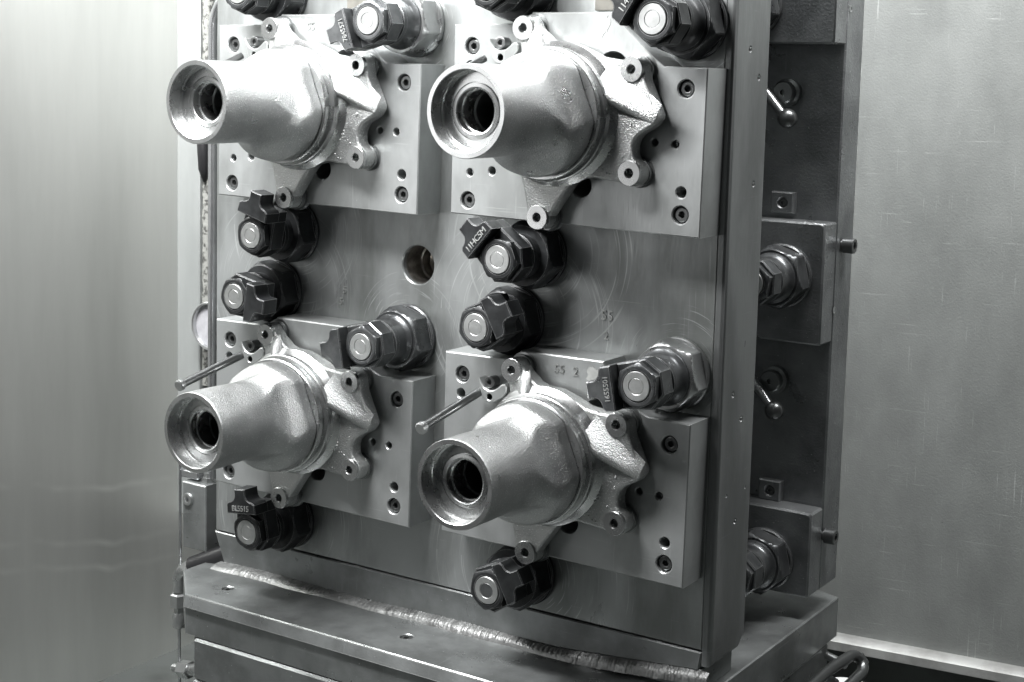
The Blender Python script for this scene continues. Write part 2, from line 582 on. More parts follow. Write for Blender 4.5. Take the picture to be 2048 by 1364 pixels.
# ------------------------------------------------------------------ tombstone
tomb = thing("tombstone", "tall grey steel tombstone block standing on the pallet with four fixtures on its front face", "tombstone", (0, 0, 0))
T = 0.1256
front_hole = (-1.085, -0.166)
outline = [(-2.0, 1.25), (-2.0, -1.243), (0.0, -1.238), (0.0, 1.25)]
mb = prism(outline, 0.0, 0.245, 0.004, [circle(*front_hole, 0.064, 40)], hole_bev=0.004)
put("front_slab", finish("front_slab", mb, M['tomb']), tomb)
mb = lathe([(0.0635, 0.02), (0.0635, 0.10), (0.058, 0.104), (0.058, 0.118), (0.061, 0.122), (0.061, 0.15), (0.035, 0.17), (0.0, 0.172)], 40, c=front_hole)
put("centre_bore", finish("centre_bore", mb, M['brass']), tomb)
# side plate with a broad chamfer and tapped holes
side_holes = [(0.1025, 0.5594), (0.1713, 0.4776), (0.1645, 0.1621), (0.0814, -0.4641), (0.1465, -0.5488), (0.1978, -0.7725), (0.0651, -0.7693), (0.1344, -0.8644)]
so = [(0.0, 1.25), (0.0, -1.285), (0.2, -1.285), (0.245, -1.25), (0.245, 1.25)]
mb = prism(so, 0.030, 0.001, 0.013, [circle(y, z, 0.0095 if i not in (5, 6) else 0.005, 14) for i, (y, z) in enumerate(side_holes)], axis='x', hole_bev=0.002, steps=3)
put("side_plate", finish("side_plate", mb, M['tomb_side']), tomb)
for i, (y, z) in enumerate(side_holes):
    r = 0.0093 if i not in (5, 6) else 0.0048
    mb = lathe([(r, 0.0285), (r * .9, 0.024), (r * .5, 0.019), (0.0, 0.018)], 14, axis='x', c=(y, z))  # shallow bright cone puts the hole's glint into its shape and colour
    put("tapped_hole", finish("tapped_hole", mb, M['bright']), tomb)
# foot bar below the seam groove
bar = [(-2.005, -1.247), (-1.955, -1.366), (-0.5, -1.345), (-0.01, -1.30), (0.0, -1.243)]
mb = prism(bar, -0.001, 0.24, 0.0035)
put("foot_bar", finish("foot_bar", mb, M['base']), tomb)
# weld bead: a fillet between the foot bar and the pallet, laid in several runs
rnd = random.Random(3)
mb = MB()
NW, NP = 700, 10
cuts = [0.06, 0.155, 0.40, 0.555, 0.78]
jit = [rnd.uniform(-1, 1) for _ in range(NW + 1)]
vs, fs = [], []
for i in range(NW + 1):
    t = i / NW
    x = -1.972 + t * 2.0
    zt = -1.357 + 0.020 * t + 0.035 * max(0.0, t - 0.72) / 0.28
    w = 0.056 - 0.032 * t
    near = min(abs(t - c) for c in cuts)
    lump = 1.0 + 0.06 * sin(i * 0.06) + 0.04 * sin(i * 0.145 + 2) - 0.30 * math.exp(-(near / 0.004) ** 2) + 0.18 * math.exp(-((near - 0.012) / 0.012) ** 2)
    rip = 0.0004 * sin(i * 0.9 + 2 * sin(i * 0.05)) + 0.0007 * jit[i]
    zt += 0.004 * sin(i * 0.021) + 0.002 * jit[i]
    for k in range(NP + 1):
        a = k / NP
        y = -w * a * (1 + 0.08 * sin(i * 0.05 + 1))
        z = zt + (max(-1.3705, zt - 0.036) - zt) * a
        b = (0.0075 * lump) * sin(pi * a) + rip * sin(pi * a) * (1 + sin(3 * pi * a + i * 0.02))
        vs.append((x, y - b * 0.75 - 0.0012, z + b * 0.6))
for i in range(NW):
    for k in range(NP):
        fs.append((i * (NP + 1) + k, i * (NP + 1) + k + 1, (i + 1) * (NP + 1) + k + 1, (i + 1) * (NP + 1) + k))
mb.add(vs, fs)
foot = MB()
box(-1.94, 0.0, 0.004, 0.22, -1.3695, -1.30, 0.002, mb=foot)
put("foot_plate", finish("foot_plate", foot, M['base']), tomb)
put("weld_bead", finish("weld_bead", mb, M['weld'], 80), tomb)
# middle web and rear plate with its stepped blocks
mb = box(-1.75, -0.36, 0.24, 0.90, -1.34, 1.25, 0.004)
put("web", finish("web", mb, M['tomb_side']), tomb)
mb = box(-2.0, 0.03, 0.868, 1.025, -1.288, 1.25, 0.006)
rear_plate = put("rear_plate", finish("rear_plate", mb, M['rear']), tomb)
for z0, z1 in ((0.594, 1.25), (-0.412, 0.0), (-1.2885, -0.992)):
    mb = box(-0.42, 0.028, 0.765, 0.87, z0, z1, 0.006)
    put("step_block", finish("step_block", mb, M['rear']), rear_plate)
for y, z in ((0.925, -0.083), (0.885, -1.0935)):
    mb = lathe([(0, 0.064), (0.014, 0.064), (0.014, 0.074), (0.0245, 0.074), (0.027, 0.071), (0.027, 0.036), (0.019, 0.034), (0.019, 0.02)], 24, axis='x', c=(y, z))
    o = put("side_screw", finish("side_screw", mb, M['screw']), tomb)
for y, z in ((0.89, 0.7126), (0.875, -0.3019)):
    mb = lathe([(0.013, 0.0312), (0.010, 0.0318), (0.0085, 0.0305), (0.004, 0.0308), (0.0, 0.0312)], 16, axis='x', c=(y, z))
    put("tapped_hole", finish("tapped_hole", mb, M['bright']), tomb)
for txt, sz, loc in (("55", 0.044, (-0.3607, -0.0015, -0.2584)), ("2", 0.034, (-0.3619, -0.0015, -0.3206)), ("5", 0.034, (-1.3947, -0.0015, -0.2808)), ("5", 0.034, (-1.4096, -0.0015, -0.3223))):
    put("stamped_number", text_mesh("stamped_number", txt, sz, M['stamp_dark'], 0.0016), tomb, loc)
# small corner blocks in the pockets
for z, lab in ((0.055, "small dark square block with a screw in the upper rear pocket"), (-0.957, "small dark square block with a screw in the lower rear pocket")):
    t = thing("corner_block", lab, "stop block", (-0.16, 0.868, z), "small screwed blocks in the rear pockets")
    mb = prism([(-.042, -.036), (.04, -.036), (.04, .036), (-.042, .036)], -0.03, 0.0, 0.004, [circle(0, 0, 0.017, 20)])
    put("block_body", finish("block_body", mb, M['rear']), t)
    mb = lathe([(0, -0.016), (0.008, -0.016), (0.008, -0.024), (0.014, -0.024), (0.0155, -0.021), (0.0155, 0.0)], 18)
    put("cap_screw", finish("cap_screw", mb, M['screw']), t)
# ball levers in the pockets
for z, lab in ((0.43, "polished ball lever on a round boss in the upper rear pocket"), (-0.565, "polished ball lever in the shade of the lower rear pocket")):
    t = thing("ball_lever", lab, "lever", (-0.165, 0.868, z), "ball levers in the rear pockets")
    mb = lathe([(0, -0.045), (0.010, -0.045), (0.010, -0.06), (0.034, -0.06), (0.038, -0.055), (0.038, -0.03), (0.048, -0.026), (0.048, 0.0)], 28, c=(0, 0))
    put("lever_boss", finish("lever_boss", mb, M['pad']), t)
    mb = tube([(-0.055, -0.075, 0.0), (0.035, -0.115, -0.075)], 0.013, 14, rfun=lambda i, n, tt: 0.019 if i == 0 else 0.011)
    put("lever_arm", finish("lever_arm", mb, M['bright']), t)
    mb = MB()
    vs, fs = [], []
    cb = Vector((0.047, -0.118, -0.085))
    for i in range(13):
        a = pi * i / 12
        for k in range(20):
            b = 2 * pi * k / 20
            vs.append(cb + Vector((sin(a) * cos(b), sin(a) * sin(b), cos(a))) * 0.033)
    for i in range(12):
        for k in range(20):
            fs.append((i * 20 + k, i * 20 + (k + 1) % 20, (i + 1) * 20 + (k + 1) % 20, (i + 1) * 20 + k))
    mb.add(vs, fs)
    put("lever_ball", finish("lever_ball", mb, M['screw'], 60), t)


# ------------------------------------------------------------------ pallet
pallet = thing("pallet", "wide dark steel pallet with chamfered edges under the tombstone", "pallet", (0, 0, -1.37))
po = [(-1.849, -0.305), (-0.13, -0.305), (0.026, -0.15), (0.026, 1.07), (-0.06, 1.10), (-1.9, 1.10), (-2.036, 0.96), (-2.036, -0.13)]
bolt_spots = [(-1.7693, -0.175), (-0.9845, -0.1625), (-0.25, -0.15)]
mb = prism(po, 0.0, -0.144, 0.0035, [circle(x, y, 0.022, 20) for x, y in bolt_spots], axis='z', hole_bev=0.003)
put("top_slab", finish("top_slab", mb, M['base']), pallet)
mb = prism([(-0.3045, -0.0035), (-0.3165, -0.043), (-0.3045, -0.043)], -1.848, -0.131, 0.0, axis='x')
put("edge_band", finish("edge_band", mb, M['base'], smooth=False), pallet)
for x, y in bolt_spots:
    mb = lathe([(0, -0.012), (0.009, -0.012), (0.009, -0.004), (0.017, -0.003), (0.019, -0.006), (0.019, -0.05)], 20, axis='z', c=(x, y))
    put("pallet_bolt", finish("pallet_bolt", mb, M['screw']), pallet)
for z0, z1, dx in ((-0.150, -0.292, 0.05), (-0.299, -0.44, 0.045)):
    p2 = [(-1.849 + dx, -0.311), (-0.13, -0.311), (0.02, -0.16), (0.02, 1.0), (-0.06, 1.06), (-1.9, 1.06), (-1.97, 0.9), (-1.97, -0.13)]
    mb = prism(p2, z0, z1, 0.008, axis='z')
    put("lower_slab", finish("lower_slab", mb, M['base']), pallet)
p3 = [(-1.7, -0.25), (-0.13, -0.25), (0.0, -0.1), (0.0, 0.95), (-1.8, 0.95), (-1.8, -0.1)]
mb = prism(p3, -0.445, -0.98, 0.004, axis='z')
put("pedestal", finish("pedestal", mb, M['floor']), pallet)

# ------------------------------------------------------------------ unit placement
UNIT = {'UL': Vector((-1.4543, -T, 0.3616)), 'UR': Vector((-0.4541, -T, 0.3675)), 'LL': Vector((-1.4653, -T, -0.6698)), 'LR': Vector((-0.4651, -T, -0.6639))}
WHERE = {'UL': "upper left", 'UR': "upper right", 'LL': "lower left", 'LR': "lower right"}
CS = {'s1': (-0.3446, 0.185), 's2': (0.3947, 0.0729), 's3': (0.3908, -0.2865), 's4': (-0.3494, -0.2923)}

# ---- fixture plate meshes (front face at local y = 0, back at T)
clamp_a = (0.3527, 0.2624)
# notch arc round the clamp at the top right corner
plate_outline = {}
for key, zr in (('U', 0.1324), ('L', 0.142)):
    o = [(-0.4143, -0.3373), (0.4544, -0.3486), (0.4606, zr), (0.3201, zr + 0.003)]
    o += [(0.290, 0.158), (0.2524, 0.1924), (0.215, 0.225), (0.1878, 0.2518)]
    if key == 'L':
        o += [(0.165, 0.290)]
    else:
        o += [(0.168, 0.2885)]
    o += [(-0.128, 0.2878), (-0.138, 0.2556), (-0.412, 0.2515)]
    plate_outline[key] = o
plate_holes = [circle(*CS[k], 0.0262, 28) for k in CS] + [circle(0.3908, -0.2218, 0.0165, 22), circle(0.3665, -0.0853, 0.012, 18),
               circle(-0.3428, -0.2052, 0.012, 18), circle(-0.2604, -0.1964, 0.013, 18), circle(-0.3488, 0.1235, 0.016, 18),
               circle(0.156, 0.122, 0.052, 28), circle(0.060, -0.222, 0.034, 24), circle(0.300, -0.083, 0.011, 16)]
ME = {}
for key in 'UL':
    mb = prism(plate_outline[key], 0.0, T - 0.001, 0.0035, plate_holes, hole_bev=0.003)
    ME['plate' + key] = finish("plate_body", mb, M['plate'])


def hexagon(r, n=6, a0=0.0):
    return [(r * cos(a0 + 2 * pi * k / n), r * sin(a0 + 2 * pi * k / n)) for k in range(n)]


def socket_screw(r, head, depth):
    """cap screw: rounded rim, hexagon socket sunk into the head; top at y=0"""
    mb = MB()
    h = r * 0.52
    prism(circle(0, 0, r, 28), 0.0, depth, r * 0.12, [hexagon(h, 6, 0.3)], mb=mb, hole_bev=0.0012, steps=2)
    mb.add([(u, head, w) for u, w in hexagon(h, 6, 0.3)], [tuple(range(6))])
    return mb


ME['screw'] = finish("cap_screw", socket_screw(0.0215, 0.016, 0.10), M['screw'])
ME['small_screw'] = finish("cap_screw", socket_screw(0.0185, 0.012, 0.035), M['screw'])
ME['insert'] = finish("threaded_insert", lathe([(0.0118, 0.004), (0.0118, 0.03), (0.008, 0.034), (0.008, 0.07), (0.0, 0.072)], 18), M['bright'])
BOSS = {'b1': (-0.1132, 0.239), 'b2': (0.2556, 0.1241), 'b3': (0.2592, -0.171), 'b4': (-0.0471, -0.3199)}
ME['rest'] = finish("rest_pad", lathe([(0.0, -0.020), (0.041, -0.020), (0.0415, -0.018), (0.0415, -0.012), (0.038, -0.010), (0.038, -0.004), (0.046, -0.002), (0.047, 0.012)], 32), M['pad'])


def fixture_plate(u):
    t = thing("fixture_plate", {
        'UL': "light grey fixture plate behind the upper left casting",
        'UR': "light grey fixture plate behind the upper right casting, brightest of the four",
        'LL': "grey fixture plate behind the lower left casting",
        'LR': "grey fixture plate behind the lower right casting, stamped 55 and 2"}[u], "fixture plate", UNIT[u], "fixture plates bolted to the tombstone")
    put("plate_body", ME['plate' + u[0]], t)
    for k in CS:
        put("cap_screw", ME['screw'], t, (CS[k][0], 0.010, CS[k][1]), (0, random.uniform(0, 1), 0))
    for x, z in ((0.3665, -0.0853), (-0.3428, -0.2052), (0.300, -0.083)):
        put("threaded_insert", ME['insert'], t, (x, 0.0, z))
    for b in BOSS.values():
        put("rest_pad", ME['rest'], t, (b[0], 0.0, b[1]))
    if u == 'LR':
        put("stamped_number", text_mesh("stamped_number", "55", 0.038, M['stamp_dark'], 0.0012), t, (0.0158, -0.0015, 0.247))
        put("stamped_number", text_mesh("stamped_number", "2", 0.038, M['stamp_dark'], 0.0016), t, (0.0723, -0.0015, 0.247))
    elif u == 'UL':
        put("stamped_number", text_mesh("stamped_number", "55", 0.036, M['stamp_dark'], 0.0012), t, (0.004, -0.001, 0.247))
    return t


for u in UNIT:
    fixture_plate(u)

# ---- casting meshes; local frame: axis at origin, plate front at y = 0 (world Y = -T); depths below are world Y + T
D = T


def flat_limit(dist, ang, t):
    c = cos(t - radians(ang))
    return dist / c if c > 0.3 else 9.0


def smooth_min(a, b, k):
    h = max(0.0, min(1.0, 0.5 + 0.5 * (b - a) / k))
    return b * (1 - h) + a * h - k * h * (1 - h)


def lerp_tab(tab, y):
    for (a, ra), (b, rb) in zip(tab, tab[1:]):
        if y <= b:
            t = (y - a) / (b - a)
            return ra + (rb - ra) * t
    return tab[-1][1]


RT = [(-0.65, 0.1285), (-0.45, 0.1285), (-0.42, 0.1320), (-0.395, 0.1420), (-0.365, 0.1610), (-0.340, 0.1770), (-0.315, 0.1820), (-0.270, 0.1815)]
FT = [(-0.65, 0.142), (-0.54, 0.1300), (-0.48, 0.1250), (-0.40, 0.1262), (-0.375, 0.1290), (-0.357, 0.1345), (-0.340, 0.1460), (-0.325, 0.1565), (-0.312, 0.1620), (-0.270, 0.1630)]


FB = [(-0.65, 0.142), (-0.54, 0.1300), (-0.48, 0.1258), (-0.42, 0.1272), (-0.39, 0.1300), (-0.365, 0.1380), (-0.345, 0.1530), (-0.325, 0.1720), (-0.310, 0.1840), (-0.270, 0.1930)]


def barrel_r(y, t):
    r = lerp_tab(RT, y)
    for ang, tab in ((22, FT), (112, FB), (202, FB), (292, FB)):
        r = smooth_min(r, flat_limit(lerp_tab(tab, y), ang, t), 0.005)
    # raised lump low on the right of the shoulder
    dt = (t - radians(-24) + pi) % (2 * pi) - pi
    r += 0.010 * math.exp(-(dt / 0.13) ** 2 - ((y + 0.365) / 0.018) ** 2)
    # uneven skin of the sand casting
    if y > -0.5:
        r += 0.0009 * sin(3 * t + 40 * y) * sin(5 * t - 25 * y) * min(1.0, (y + 0.5) / 0.05)
    return r


RC = (0.003, -0.011)          # the flange ring sits a little below the nose axis


def make_barrel():
    mb = MB()
    seg = 120
    ys = [-0.65 + 0.004, -0.64, -0.60, -0.56, -0.53, -0.50, -0.491, -0.489, -0.47, -0.45, -0.43, -0.415, -0.40] + [-0.39 + 0.006 * k for k in range(20)]
    rows = [(0.1265, -0.65)] + [(None, y) for y in ys]
    vs, fs = [], []
    for r, y in rows:
        for k in range(seg):
            t = 2 * pi * k / seg
            rr = r if r else barrel_r(y, t)
            k2 = min(1.0, max(0.0, (y + 0.45) / 0.14))
            vs.append((rr * cos(t) + RC[0] * k2, y + D, rr * sin(t) + RC[1] * k2))
    n = len(rows)
    for i in range(n - 1):
        for k in range(seg):
            l = (k + 1) % seg
            fs.append((i * seg + k, i * seg + l, (i + 1) * seg + l, (i + 1) * seg + k))
    mb.add(vs, fs)
    return mb


ME['barrel'] = finish("barrel", make_barrel(), M['cast'], 40)
ME['mouth'] = finish("bearing_mouth", lathe([(0.1265, -0.65 + D), (0.114, -0.65 + D), (0.112, -0.648 + D), (0.112, -0.610 + D), (0.1095, -0.608 + D), (0.1095, -0.600 + D),
                     (0.105, -0.597 + D), (0.080, -0.597 + D), (0.0795, -0.592 + D), (0.0765, -0.592 + D), (0.0760, -0.599 + D), (0.066, -0.600 + D), (0.064, -0.602 + D), (0.0615, -0.600 + D),
                     (0.061, -0.575 + D), (0.0575, -0.573 + D), (0.0575, -0.562 + D), (0.0600, -0.560 + D), (0.0600, -0.52 + D)], 96), M['machined'], 24)
ME['deep_bore'] = finish("deep_bore", lathe([(0.0600, -0.52 + D), (0.056, -0.515 + D), (0.056, -0.25 + D), (0.0, -0.25 + D)], 48), M['dark'])
RP = [(0.11, -0.2735), (0.1880, -0.2735), (0.1905, -0.271), (0.1905, -0.256), (0.1790, -0.253), (0.1790, -0.245), (0.1880, -0.242),
      (0.1955, -0.2400), (0.1985, -0.237), (0.1985, -0.224), (0.1940, -0.221), (0.1960, -0.212), (0.2040, -0.202), (0.214, -0.193)]
ME['ring'] = finish("flange_ring", lathe([(r, y + D) for r, y in RP], 120, c=RC), M['machined'], 20)
fo = []
fo += arc(-0.1132, 0.239, 0.0365, 185, 30, 12)
fo += [(-0.060, 0.232), (-0.0467, 0.2229), (-0.030, 0.208), (-0.0064, 0.1985), (0.05, 0.195), (0.10, 0.178), (0.145, 0.158), (0.19, 0.152), (0.225, 0.150)]
fo += arc(0.2556, 0.1241, 0.0385, 130, -5, 10)
fo += [(0.2985, 0.094), (0.3376, 0.0107), (0.3425, -0.002), (0.3404, -0.0152), (0.3263, -0.0342), (0.300, -0.050), (0.2823, -0.0608), (0.270, -0.076), (0.2645, -0.0945), (0.2658, -0.1180), (0.272, -0.131)]
fo += arc(0.2592, -0.171, 0.0385, 58, -118, 14)
fo += [(0.2187, -0.1985), (0.1327, -0.1905), (0.0758, -0.2033), (0.060, -0.217), (0.030, -0.259), (-0.0066, -0.3112)]
fo += arc(-0.0471, -0.3199, 0.0375, 8, -190, 14)
fo += [(-0.0882, -0.2933), (-0.1005, -0.2387), (-0.1179, -0.1817), (-0.17, -0.12), (-0.20, -0.05), (-0.203, 0.02), (-0.185, 0.09), (-0.140, 0.148), (-0.122, 0.170), (-0.1258, 0.1914), (-0.1450, 0.2171)]
boss_holes = [circle(*b, 0.0135, 20) for b in BOSS.values()]
FF = -0.193 + D
ME['flange'] = finish("mounting_flange", prism(fo, FF, -0.145 + D, 0.008, boss_holes, hole_bev=0.0, steps=3), M['cast_rough'], 40)
ME['boss'] = finish("boss", lathe([(0.0132, -0.150 + D), (0.0132, -0.1975 + D), (0.0150, -0.2 + D), (0.0350, -0.2 + D), (0.0362, -0.199 + D), (0.0375, -0.186 + D)], 32), M['machined'])


def make_rib():
    """ridge from the ring out to the right-hand corner: rounded crest, steep lower side"""
    mb = MB()
    a, b = Vector((0.150, 0.064)), Vector((0.332, -0.018))
    d = (b - a).normalized()
    nrm = Vector((-d.y, d.x))
    rows = 20
    prof = [(-0.030, 0.0), (-0.027, 0.22), (-0.021, 0.70), (-0.013, 0.93), (-0.002, 1.0), (0.010, 0.93), (0.026, 0.74), (0.046, 0.48), (0.066, 0.24), (0.084, 0.08), (0.100, 0.0)]
    vs, fs = [], []
    for i in range(rows):
        t = i / (rows - 1)
        c = a + (b - a) * t
        h = 0.046 * (1 - t) ** 0.9 + 0.003
        w = 1.0 - 0.50 * t
        for u, k in prof:
            q = c + nrm * u * w
            vs.append((q.x, FF + 0.003 - h * k, q.y))
    m = len(prof)
    for i in range(rows - 1):
        for k in range(m - 1):
            fs.append((i * m + k, i * m + k + 1, (i + 1) * m + k + 1, (i + 1) * m + k))
    return mb.add(vs, fs)


ME['rib'] = finish("rib", make_rib(), M['cast'], 60)
# short rib that runs from the ring to the top boss
mb = MB()
vs, fs = [], []
for i in range(8):
    t = i / 7
    c = Vector((-0.055, 0.165)) * (1 - t) + Vector((-0.074, 0.238)) * t
    d = Vector((0.97, 0.25))
    h = 0.040 * (1 - t) + 0.004
    for u, k in ((-0.05, 0), (-0.03, 0.15), (-0.006, 0.85), (0.006, 1.0), (0.016, 0.85), (0.024, 0.0)):
        q = c + d * u
        vs.append((q.x, FF + 0.002 - h * k, q.y))
for i in range(7):
    for k in range(5):
        fs.append((i * 6 + k, i * 6 + k + 1, i * 6 + 7 + k, i * 6 + 6 + k))
fs += [tuple(range(6)), tuple(range(42, 48))]
mb.add(vs, fs)
ME['rib2'] = finish("rib", mb, M['cast'], 60)
# cast pimples on the flange web between ring and right lower boss
rnd = random.Random(11)
mb = MB()
for k in range(46):
    x, z = rnd.uniform(0.15, 0.258), rnd.uniform(-0.19, -0.03)
    if hypot(x, z) < 0.222 or hypot(x - 0.2592, z + 0.171) < 0.05:
        continue
    r = rnd.uniform(0.0018, 0.0048)
    lathe([(0.0, FF - r * .8), (r * .6, FF - r * .6), (r, FF + 0.001)], 8, c=(x, z), mb=mb)
ME['pimples'] = finish("casting_pimples", mb, M['cast_rough'], 80)


def casting(u):
    t = thing("aluminium_casting", {
        'UL': "sandy silver aluminium housing with a deep bored nose on the upper left plate",
        'UR': "sandy silver aluminium housing with a deep bored nose on the upper right plate",
        'LL': "silver aluminium housing on the lower left plate, its bored nose above the valve block",
        'LR': "silver aluminium housing with a deep bored nose on the lower right plate, nearest the pallet"}[u],
        "casting", UNIT[u], "aluminium castings clamped for machining")
    put("barrel", ME['barrel'], t)
    m = put("bearing_mouth", ME['mouth'], t)
    put("deep_bore", ME['deep_bore'], m)
    put("flange_ring", ME['ring'], t)
    f = put("mounting_flange", ME['flange'], t)
    for b in BOSS.values():
        put("boss", ME['boss'], f, (b[0], 0, b[1]))
    put("rib", ME['rib'], f)
    put("rib", ME['rib2'], f)
    tag(put("casting_pimples", ME['pimples'], f), kind='stuff')
    return t


for u in UNIT:
    casting(u)

# ---- stop bracket with its screw and long pin
bo = [(-0.2535, 0.1935), (-0.2480, 0.1600), (-0.2400, 0.1330), (-0.2300, 0.1205), (-0.2133, 0.1165), (-0.1913, 0.1235), (-0.1624, 0.1424), (-0.1500, 0.1600), (-0.1487, 0.1753), (-0.1560, 0.1835),
      (-0.1660, 0.1826), (-0.1830, 0.1690), (-0.1960, 0.1605), (-0.2140, 0.1570), (-0.2330, 0.1640), (-0.2440, 0.1790)]
ME['bracket'] = finish("bracket_body", prism(bo, -0.042, 0.0, 0.003, [circle(-0.2120, 0.1370, 0.0105, 16)], hole_bev=0.002), M['plate'])
ME['bracket_hole'] = finish("dowel_hole", lathe([(0.0104, -0.038), (0.0104, -0.012), (0.0, -0.011)], 16, c=(-0.2120, 0.1370)), M['dark'])
pa, pb = Vector((-0.2560, -0.03, 0.146)), Vector((-0.2620, -0.315, 0.086))
mb = tube([pa, pa + (pb - pa) * 0.5, pb], 0.0140, 16)
ME['pin'] = finish("pin_shank", mb, M['screw'])
ME['short_pin'] = finish("pin_shank", tube([pa + Vector((-0.02, 0, -0.012)), pa + (pb - pa) * 0.4 + Vector((-0.06, 0, -0.045))], 0.0115, 16), M['screw'])
pd = (pb - pa).normalized()
ME['pin_head'] = finish("pin_head", tube([pb - pd * 0.006, pb + pd * 0.002, pb + pd * 0.014, pb + pd * 0.018], 0.016, 16, rfun=lambda i, n, t: (0.0145, 0.0195, 0.0195, 0.015)[i]), M['bright'])


def bracket(u):
    t = thing("stop_bracket", {
        'UL': "notched steel stop bracket beside the top boss of the upper left casting",
        'UR': "notched steel stop bracket beside the top boss of the upper right casting",
        'LL': "small notched steel bracket with a long pin crossing the vertical tube, lower left casting",
        'LR': "small notched steel bracket with a long round-headed pin over the lower right casting"}[u], "bracket", UNIT[u] + Vector((0, 0, 0.014 if u[0] == 'U' else 0)), "stop brackets at the top bosses")
    put("bracket_body", ME['bracket'], t)
    put("dowel_hole", ME['bracket_hole'], t)
    put("cap_screw", ME['small_screw'], t, (-0.2185, -0.034, 0.1815), (0, 0.4, 0))
    if u[0] == 'L':
        p = put("pin_shank", ME['pin'], t)
        put("pin_head", ME['pin_head'], p)
    else:
        put("pin_shank", ME['short_pin'], t)
    return t


for u in UNIT:
    bracket(u)

# ------------------------------------------------------------------ swing clamps
# local frame: axis along -Y from the tombstone face (y = 0); arm built pointing to +X and turned about the axis
HEX0 = radians(43.5)


def hex_collar(mat):
    """washer, hexagon with a turned chamfer on its front, weep hole"""
    mb = MB()
    seg = 120
    lathe([(0.0, -0.0005), (0.106, -0.0005), (0.108, -0.004), (0.108, -0.016), (0.104, -0.020), (0.0, -0.020)], 60, mb=mb)
    R, A = 0.1105, 0.1105 * cos(pi / 6)

    def hr(t):
        k = (t - HEX0) % (pi / 3)
        return A / cos(k - pi / 6)
    rows = []
    vs, fs = [], []
    depths = [-0.020, -0.072, -0.080, -0.088, -0.0935, -0.0965, -0.0965, -0.0965]
    for i, y in enumerate(depths):
        lim = [9, 9, 0.1085, 0.1025, 0.0975, 0.0935, 0.085, 0.05][i]
        for k in range(seg):
            t = 2 * pi * k / seg
            r = min(hr(t), lim)
            vs.append((r * cos(t), y, r * sin(t)))
    for i in range(len(depths) - 1):
        for k in range(seg):
            l = (k + 1) % seg
            fs.append((i * seg + k, i * seg + l, (i + 1) * seg + l, (i + 1) * seg + k))
    mb.add(vs, fs)
    return mb


WEEP = radians(-52)


def neck():
    return lathe([(0.086, -0.0962), (0.084, -0.102), (0.074, -0.110), (0.070, -0.118), (0.070, -0.150), (0.0735, -0.154), (0.0735, -0.170), (0.066, -0.174), (0.066, -0.182)], 48)


SEAT, BACK, TOP = -0.238, -0.180, -0.283


def arm_body():
    """octagonal wrench end round the nut and the lower part of the arm"""
    o = [(0.078 * cos(radians(a)), 0.078 * sin(radians(a))) for a in (110, 155, 205, 250)]
    o = o + [(0.068, -0.066), (0.068, 0.066)]
    return prism(o, SEAT, BACK, 0.004)


def arm_tip():
    """raised tip plate: step beside the nut, notched sides, narrow tongue"""
    half = [(0.0675, 0.066), (0.100, 0.064), (0.108, 0.054)]
    half += [(0.1095, 0.046), (0.112, 0.038), (0.117, 0.031), (0.124, 0.0265), (0.131, 0.025)]
    half += [(0.1535, 0.0245)]
    o = half + [(x, -y) for x, y in reversed(half)]
    mb = prism(o, TOP, SEAT + 0.020, 0.003)
    o2 = [(0.0672, 0.0655), (0.102, 0.0625), (0.102, -0.0625), (0.0672, -0.0655)]
    prism(o2, SEAT + 0.0205, BACK + 0.0005, 0.0, mb=mb)
    return mb


def clamp_nut():
    """hexagon nut with turned chamfer"""
    mb = MB()
    seg = 96
    A = 0.060

    def hr(t):
        k = t % (pi / 3)
        return A / cos(k - pi / 6)
    depths = [SEAT, -0.252, -0.257, -0.2605, -0.2625, -0.2625]
    lims = [9, 9, 0.0665, 0.0615, 0.056, 0.0468]
    vs, fs = [], []
    for y, lim in zip(depths, lims):
        for k in range(seg):
            t = 2 * pi * k / seg
            r = min(hr(t), lim)
            vs.append((r * cos(t), y, r * sin(t)))
    # countersink in front of the stud
    for r, y in ((0.0455, -0.2585), (0.0445, -0.252)):
        for k in range(seg):
            t = 2 * pi * k / seg
            vs.append((r * cos(t), y, r * sin(t)))
    for i in range(7):
        for k in range(seg):
            l = (k + 1) % seg
            fs.append((i * seg + k, i * seg + l, (i + 1) * seg + l, (i + 1) * seg + k))
    mb.add(vs, fs)
    return mb


ME['stud'] = finish("stud_ring", lathe([(0.0432, -0.250), (0.0432, -0.2635), (0.0415, -0.2655), (0.0252, -0.2655), (0.0240, -0.2645), (0.0240, -0.2600)], 48), M['stud'])
ME['stud_core'] = finish("stud_core", lathe([(0.0236, -0.2590), (0.0236, -0.2640), (0.0225, -0.2650), (0.0, -0.2652)], 40), M['stud'])
ME['stud_dark'] = finish("stud_core", lathe([(0.0236, -0.2590), (0.0236, -0.2640), (0.0225, -0.2650), (0.0, -0.2652)], 40), M['grey_oxide'])
ME['weep'] = finish("weep_hole", lathe([(0.0085, -0.0967), (0.0065, -0.0970), (0.006, -0.0955), (0.0, -0.0950)], 14), M['dark'])
for k, m in (('black', M['black']), ('grey', M['grey_oxide']), ('bright', M['bright'])):
    ME['collar_' + k] = finish("hex_collar", hex_collar(m), m, 25)
    ME['neck_' + k] = finish("neck", neck(), m)
    ME['arm_' + k] = finish("clamp_arm", arm_body(), m)
    ME['tip_' + k] = finish("arm_tip", arm_tip(), m)
    ME['nut_' + k] = finish("hex_nut", clamp_nut(), m, 25)

AXIS = {'A': (0.3527, 0.2624), 'B': (-0.1614, -0.4536), 'C': (-0.2255, 0.3621)}
